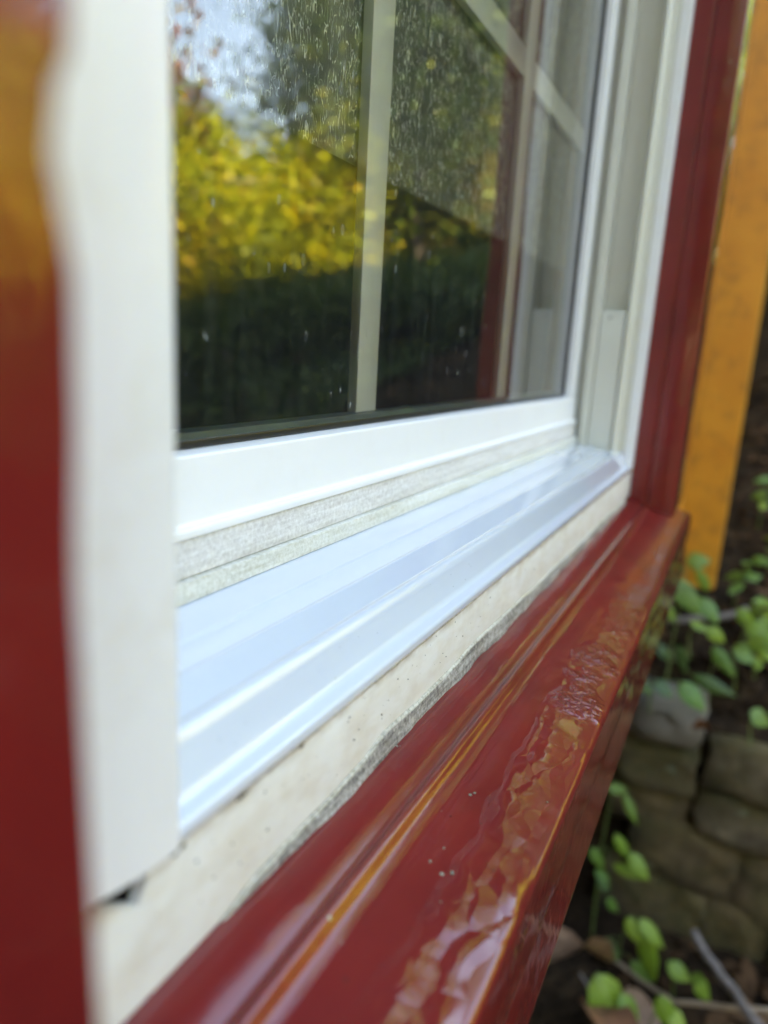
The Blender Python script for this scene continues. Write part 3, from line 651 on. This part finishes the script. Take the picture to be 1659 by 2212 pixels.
def scatter(name, n, region, s0, s1, mat, label, zoff=.008):
    x0, x1, y0, y1 = region; V = []; F = []
    for i in range(n):
        x = random.uniform(x0, x1); y = random.uniform(y0, y1); z = terr(x, y) + zoff * random.uniform(.3, 1.8)
        s = random.uniform(s0, s1); a = random.random() * 6.28; t1 = random.gauss(0, .35); t2 = random.gauss(0, .35)
        u = Vector((math.cos(a), math.sin(a), t1)).normalized() * s; v = Vector((-math.sin(a), math.cos(a), t2)).normalized() * s * .6
        c = Vector((x, y, z + s * .2)); b = len(V); cu = random.uniform(-.3, .4) * s
        up = Vector((0, 0, cu))
        V += [tuple(c - u), tuple(c - v * .9 - u * .2 + up), tuple(c + u * .35 - v * .8 + up * .6), tuple(c + u), tuple(c + u * .3 + v * .8 + up * .6), tuple(c + v * .9 - u * .25 + up), tuple(c)]
        F += [(b, b + 1, b + 6), (b + 1, b + 2, b + 6), (b + 2, b + 3, b + 6), (b + 3, b + 4, b + 6), (b + 4, b + 5, b + 6), (b + 5, b, b + 6)]
    return tag(mk(name, V, F, mat, recalc=False), label, 'leaf litter', kind='stuff')
scatter('leaf_litter', 2600, (1.66, 4.5, -1.6, .1), .012, .03, L_LIT, 'small brown dead leaves covering the slope above the wall')
scatter('leaf_litter', 1800, (.2, 1.66, -1.6, .10), .015, .04, L_LIT, 'brown dead leaves covering the low ground at the wall foot')
scatter('leaf_litter', 5000, (-3, 12, -13, -1.6), .04, .09, L_LIT, 'dead leaves spread over the wooded slope away from the house', .015)

o = scatter('ground_cover', 9000, (2.2, 6.5, -5.2, -1.5), .03, .06, L_DRK, 'low green ivy leaves covering the shaded slope under the shrubs', .04)
o['category'] = 'ground cover'
# ================================================================== trees (seen in the glass and in the gloss of the paint)
def leaves_np(cent, rad, n, s, flat=.7):
    """n leaf quads gathered in clumps inside an uneven crown"""
    nc = max(10, n // 70)
    d = rng.normal(size=(nc, 3)); d /= np.linalg.norm(d, axis=1)[:, None]
    rr = rng.random(nc) ** .45
    cl = np.array(cent) + d * rr[:, None] * np.array(rad) * rng.uniform(.75, 1.1, (nc, 1))
    idx = rng.integers(0, nc, n); cr = np.mean(rad) * .17
    p = cl[idx] + rng.normal(size=(n, 3)) * cr * np.array([1, 1, .7])
    a = rng.normal(size=(n, 3)); a /= np.linalg.norm(a, axis=1)[:, None]
    b = np.cross(a, rng.normal(size=(n, 3))); b /= np.linalg.norm(b, axis=1)[:, None]
    sz = s * rng.uniform(.6, 1.3, (n, 1)); a = a * sz; b = b * sz * .6
    V = np.stack([p - a, p + b, p + a, p - b], 1).reshape(-1, 3)
    F = np.arange(n * 4).reshape(-1, 4)
    return V, F
def crown(name, V, F, mat, parent):
    off = np.array(wloc(parent)) if parent else 0
    V = V - off
    me = bpy.data.meshes.new(name); me.vertices.add(len(V)); me.vertices.foreach_set('co', V.astype(np.float32).ravel())
    me.loops.add(len(F) * 4); me.loops.foreach_set('vertex_index', F.astype(np.int32).ravel())
    me.polygons.add(len(F)); me.polygons.foreach_set('loop_start', np.arange(0, len(F) * 4, 4, dtype=np.int32))
    me.update(calc_edges=True); me.materials.append(mat)
    o = bpy.data.objects.new(name, me); C.objects.link(o); o.parent = parent; return o
def tree(name, az, h, zc, rad, n, s, leaf, bark, label, tr=.10, multi=None):
    x = h * math.cos(R(az)); y = -h * math.sin(R(az)); g = terr(x, y)
    t = empty(name, (x, y, g), label, 'tree', 'trees on the slope away from the house')
    top = Vector((x, y, zc + rad[2] * .5)); q = [Vector((x, y, g - .1))]
    for k in range(1, 6):
        q.append(Vector((x, y, g)).lerp(top, k / 5) + Vector((random.gauss(0, .07), random.gauss(0, .07), 0)) * tr * 10)
    tube('trunk', q, [tr * (1.1 - .19 * k) for k in range(6)], bark, t, 9, .15)
    for k in range(7):
        b0 = q[2].lerp(q[5], k / 7); an = k * 2.4
        e = b0 + Vector((math.cos(an) * rad[0] * .7, math.sin(an) * rad[1] * .7, rad[2] * .35))
        tube('limb', [b0, b0.lerp(e, .5) + Vector((0, 0, .1)), e], [tr * .45, tr * .3, tr * .1], bark, t, 6, .2)
    V, F = leaves_np((x, y, zc), rad, n, s)
    if multi:
        for (dx, dy, dz, rr, nn) in multi:
            V2, F2 = leaves_np((x + dx, y + dy, zc + dz), rr, nn, s); F = np.concatenate([F, F2 + len(V)]); V = np.concatenate([V, V2])
    crown('crown', V, F, leaf, t)
tree('maple_tree', 41, 6.4, .95, (1.25, 1.25, 1.05), 16000, .034, L_YEL, BARKP, 'yellow green maple nearest the window with a pale leaning trunk', .09)
tree('maple_tree', 35, 7.6, .95, (1.3, 1.2, .8), 14000, .036, L_YEL, BARK, 'low spreading yellow maple beside the first one', .08)
tree('maple_tree', 44, 9.5, 2.15, (1.2, 1.2, .95), 12000, .048, L_ORG, BARK, 'tall maple turning orange red behind the yellow maples', .12)
tree('maple_tree', 50, 8.0, 1.8, (1.6, 1.6, 1.9), 7000, .07, L_ORG, BARK, 'orange tinged maple at the left end of the tree row', .12)
tree('broadleaf_tree', 58, 8.5, 2.0, (1.8, 1.8, 2.2), 7000, .075, L_GRN, BARK, 'round green tree beyond the orange maple', .13)
tree('broadleaf_tree', 70, 9.5, 2.4, (2.2, 2.2, 2.4), 7000, .09, L_YEL, BARK, 'yellowing tree straight out from the window wall', .15)
tree('broadleaf_tree', 88, 10, 2.6, (2.4, 2.4, 2.5), 6000, .10, L_GRN, BARK, 'green tree behind the camera across the yard', .15)
tree('evergreen_tree', 28.5, 9.0, 3.3, (1.15, 1.15, 2.6), 16000, .05, L_DRK, BARK, 'tall dark evergreen standing right of the sky gap', .15)
tree('evergreen_tree', 22.5, 8.2, 3.0, (1.25, 1.25, 2.7), 15000, .05, L_GRN, BARK, 'tall mid green tree beside the dark evergreen', .15)
tree('broadleaf_tree', 30.5, 7.4, 1.5, (.75, .75, .9), 6000, .038, L_YEL, BARK, 'slim yellow sapling before the dark evergreen', .05)
tree('broadleaf_tree', 19, 9.0, 2.1, (1.0, 1.0, 1.0), 4000, .07, L_YEL, BARK, 'yellow green tree low in the gap before the tall green ones', .08)
tree('evergreen_tree', 15, 9.5, 3.4, (1.6, 1.6, 3.0), 8000, .08, L_DRK, BARK, 'dark evergreen farther up the slope', .15)
tree('maple_tree', 12, 6.6, 4.9, (2.3, 2.3, 2.0), 16000, .05, L_GRN, BARK, 'tallest green maple added high over the slope for the sill reflections', .12)  # unseen tree added so its crown reflects in the red sill's gloss
tree('broadleaf_tree', 8, 10.5, 3.6, (1.8, 1.8, 2.6), 7000, .08, L_GRN, BARK, 'green tree highest on the slope near the yellow wing', .15)
def bush(az, h, w_, top, n, leaf, lb, s=.035):
    x = h * math.cos(R(az)); y = -h * math.sin(R(az)); g = terr(x, y); t = empty('shrub', (x, y, g), lb, 'shrub', 'dark shrubs under the trees')
    for k in range(4):
        an = k * 1.6; tube('stem', [(x, y, g - .05), (x + .15 * math.cos(an), y + .15 * math.sin(an), g + .3), (x + .35 * math.cos(an), y + .35 * math.sin(an), (g + top) / 2 + .1)], [.02, .016, .008], BARK, t, 6)
    V, F = leaves_np((x, y, (g + top) / 2), (w_, w_, max(.25, (top - g) / 2)), n, s); crown('foliage', V, F, leaf, t)
tree('broadleaf_tree', 115, 6.5, 2.4, (2.0, 2.0, 2.6), 8000, .08, L_DRK, BARK, 'unseen dark tree added near the left end of the house', .15)  # these dark trees are added out of view to darken the red reveal's reflections
tree('broadleaf_tree', 150, 5.5, 2.2, (1.8, 1.8, 2.6), 8000, .08, L_DRK, BARK, 'unseen dark tree added farthest left beside the house', .15)
tree('broadleaf_tree', 178, 6.5, 2.2, (1.8, 1.4, 2.8), 8000, .08, L_DRK, BARK, 'unseen dark tree added past the left end of the house front', .15)
bush(38.5, 4.4, .4, -.16, 5000, L_DRK, 'low dark shrub in front of the pale trunked maple')
bush(36, 4.9, .7, .08, 7000, L_DRK, 'dark rounded shrub left of the middle of the row')
bush(31, 5.2, .7, .30, 8000, L_DRK, 'taller dark shrub in the middle of the row')
bush(26, 5.3, .7, .42, 8000, L_DRK, 'dark shrub right of the middle of the row')
bush(21, 5.6, .7, .50, 8000, L_DRK, 'dark shrub second from the upper end of the row')
bush(15, 6.0, .8, .7, 8000, L_DRK, 'tallest dark shrub at the upper end of the row')
bush(50, 4.6, .6, -.2, 2500, L_GRN, 'mid green shrub at the lower end of the row')
# the wood farther off, one mass
VV = []; FF = []; nb = 0
for az in range(2, 230, 6):
    h = random.uniform(15, 22); top = h * math.tan(R(random.uniform(10, 13.5)))
    if 29 < az < 40: top = h * math.tan(R(9.5))
    x = h * math.cos(R(az)); y = -h * math.sin(R(az)); g = terr(x, y)
    V, F = leaves_np((x, y, (g + top) / 2), (2.2, 2.2, (top - g) / 2 + .4), 1500, .20); VV.append(V); FF.append(F + nb); nb += len(V)
L_FAR = m_leaf('far_wood_foliage', [(.15, (.03, .05, .012)), (.45, (.10, .12, .02)), (.65, (.30, .22, .03)), (.9, (.36, .16, .03))], sc=.3)
tag(crown('far_wood', np.concatenate(VV), np.concatenate(FF), L_FAR, None), 'distant mixed wood in green and autumn colours', kind='stuff')
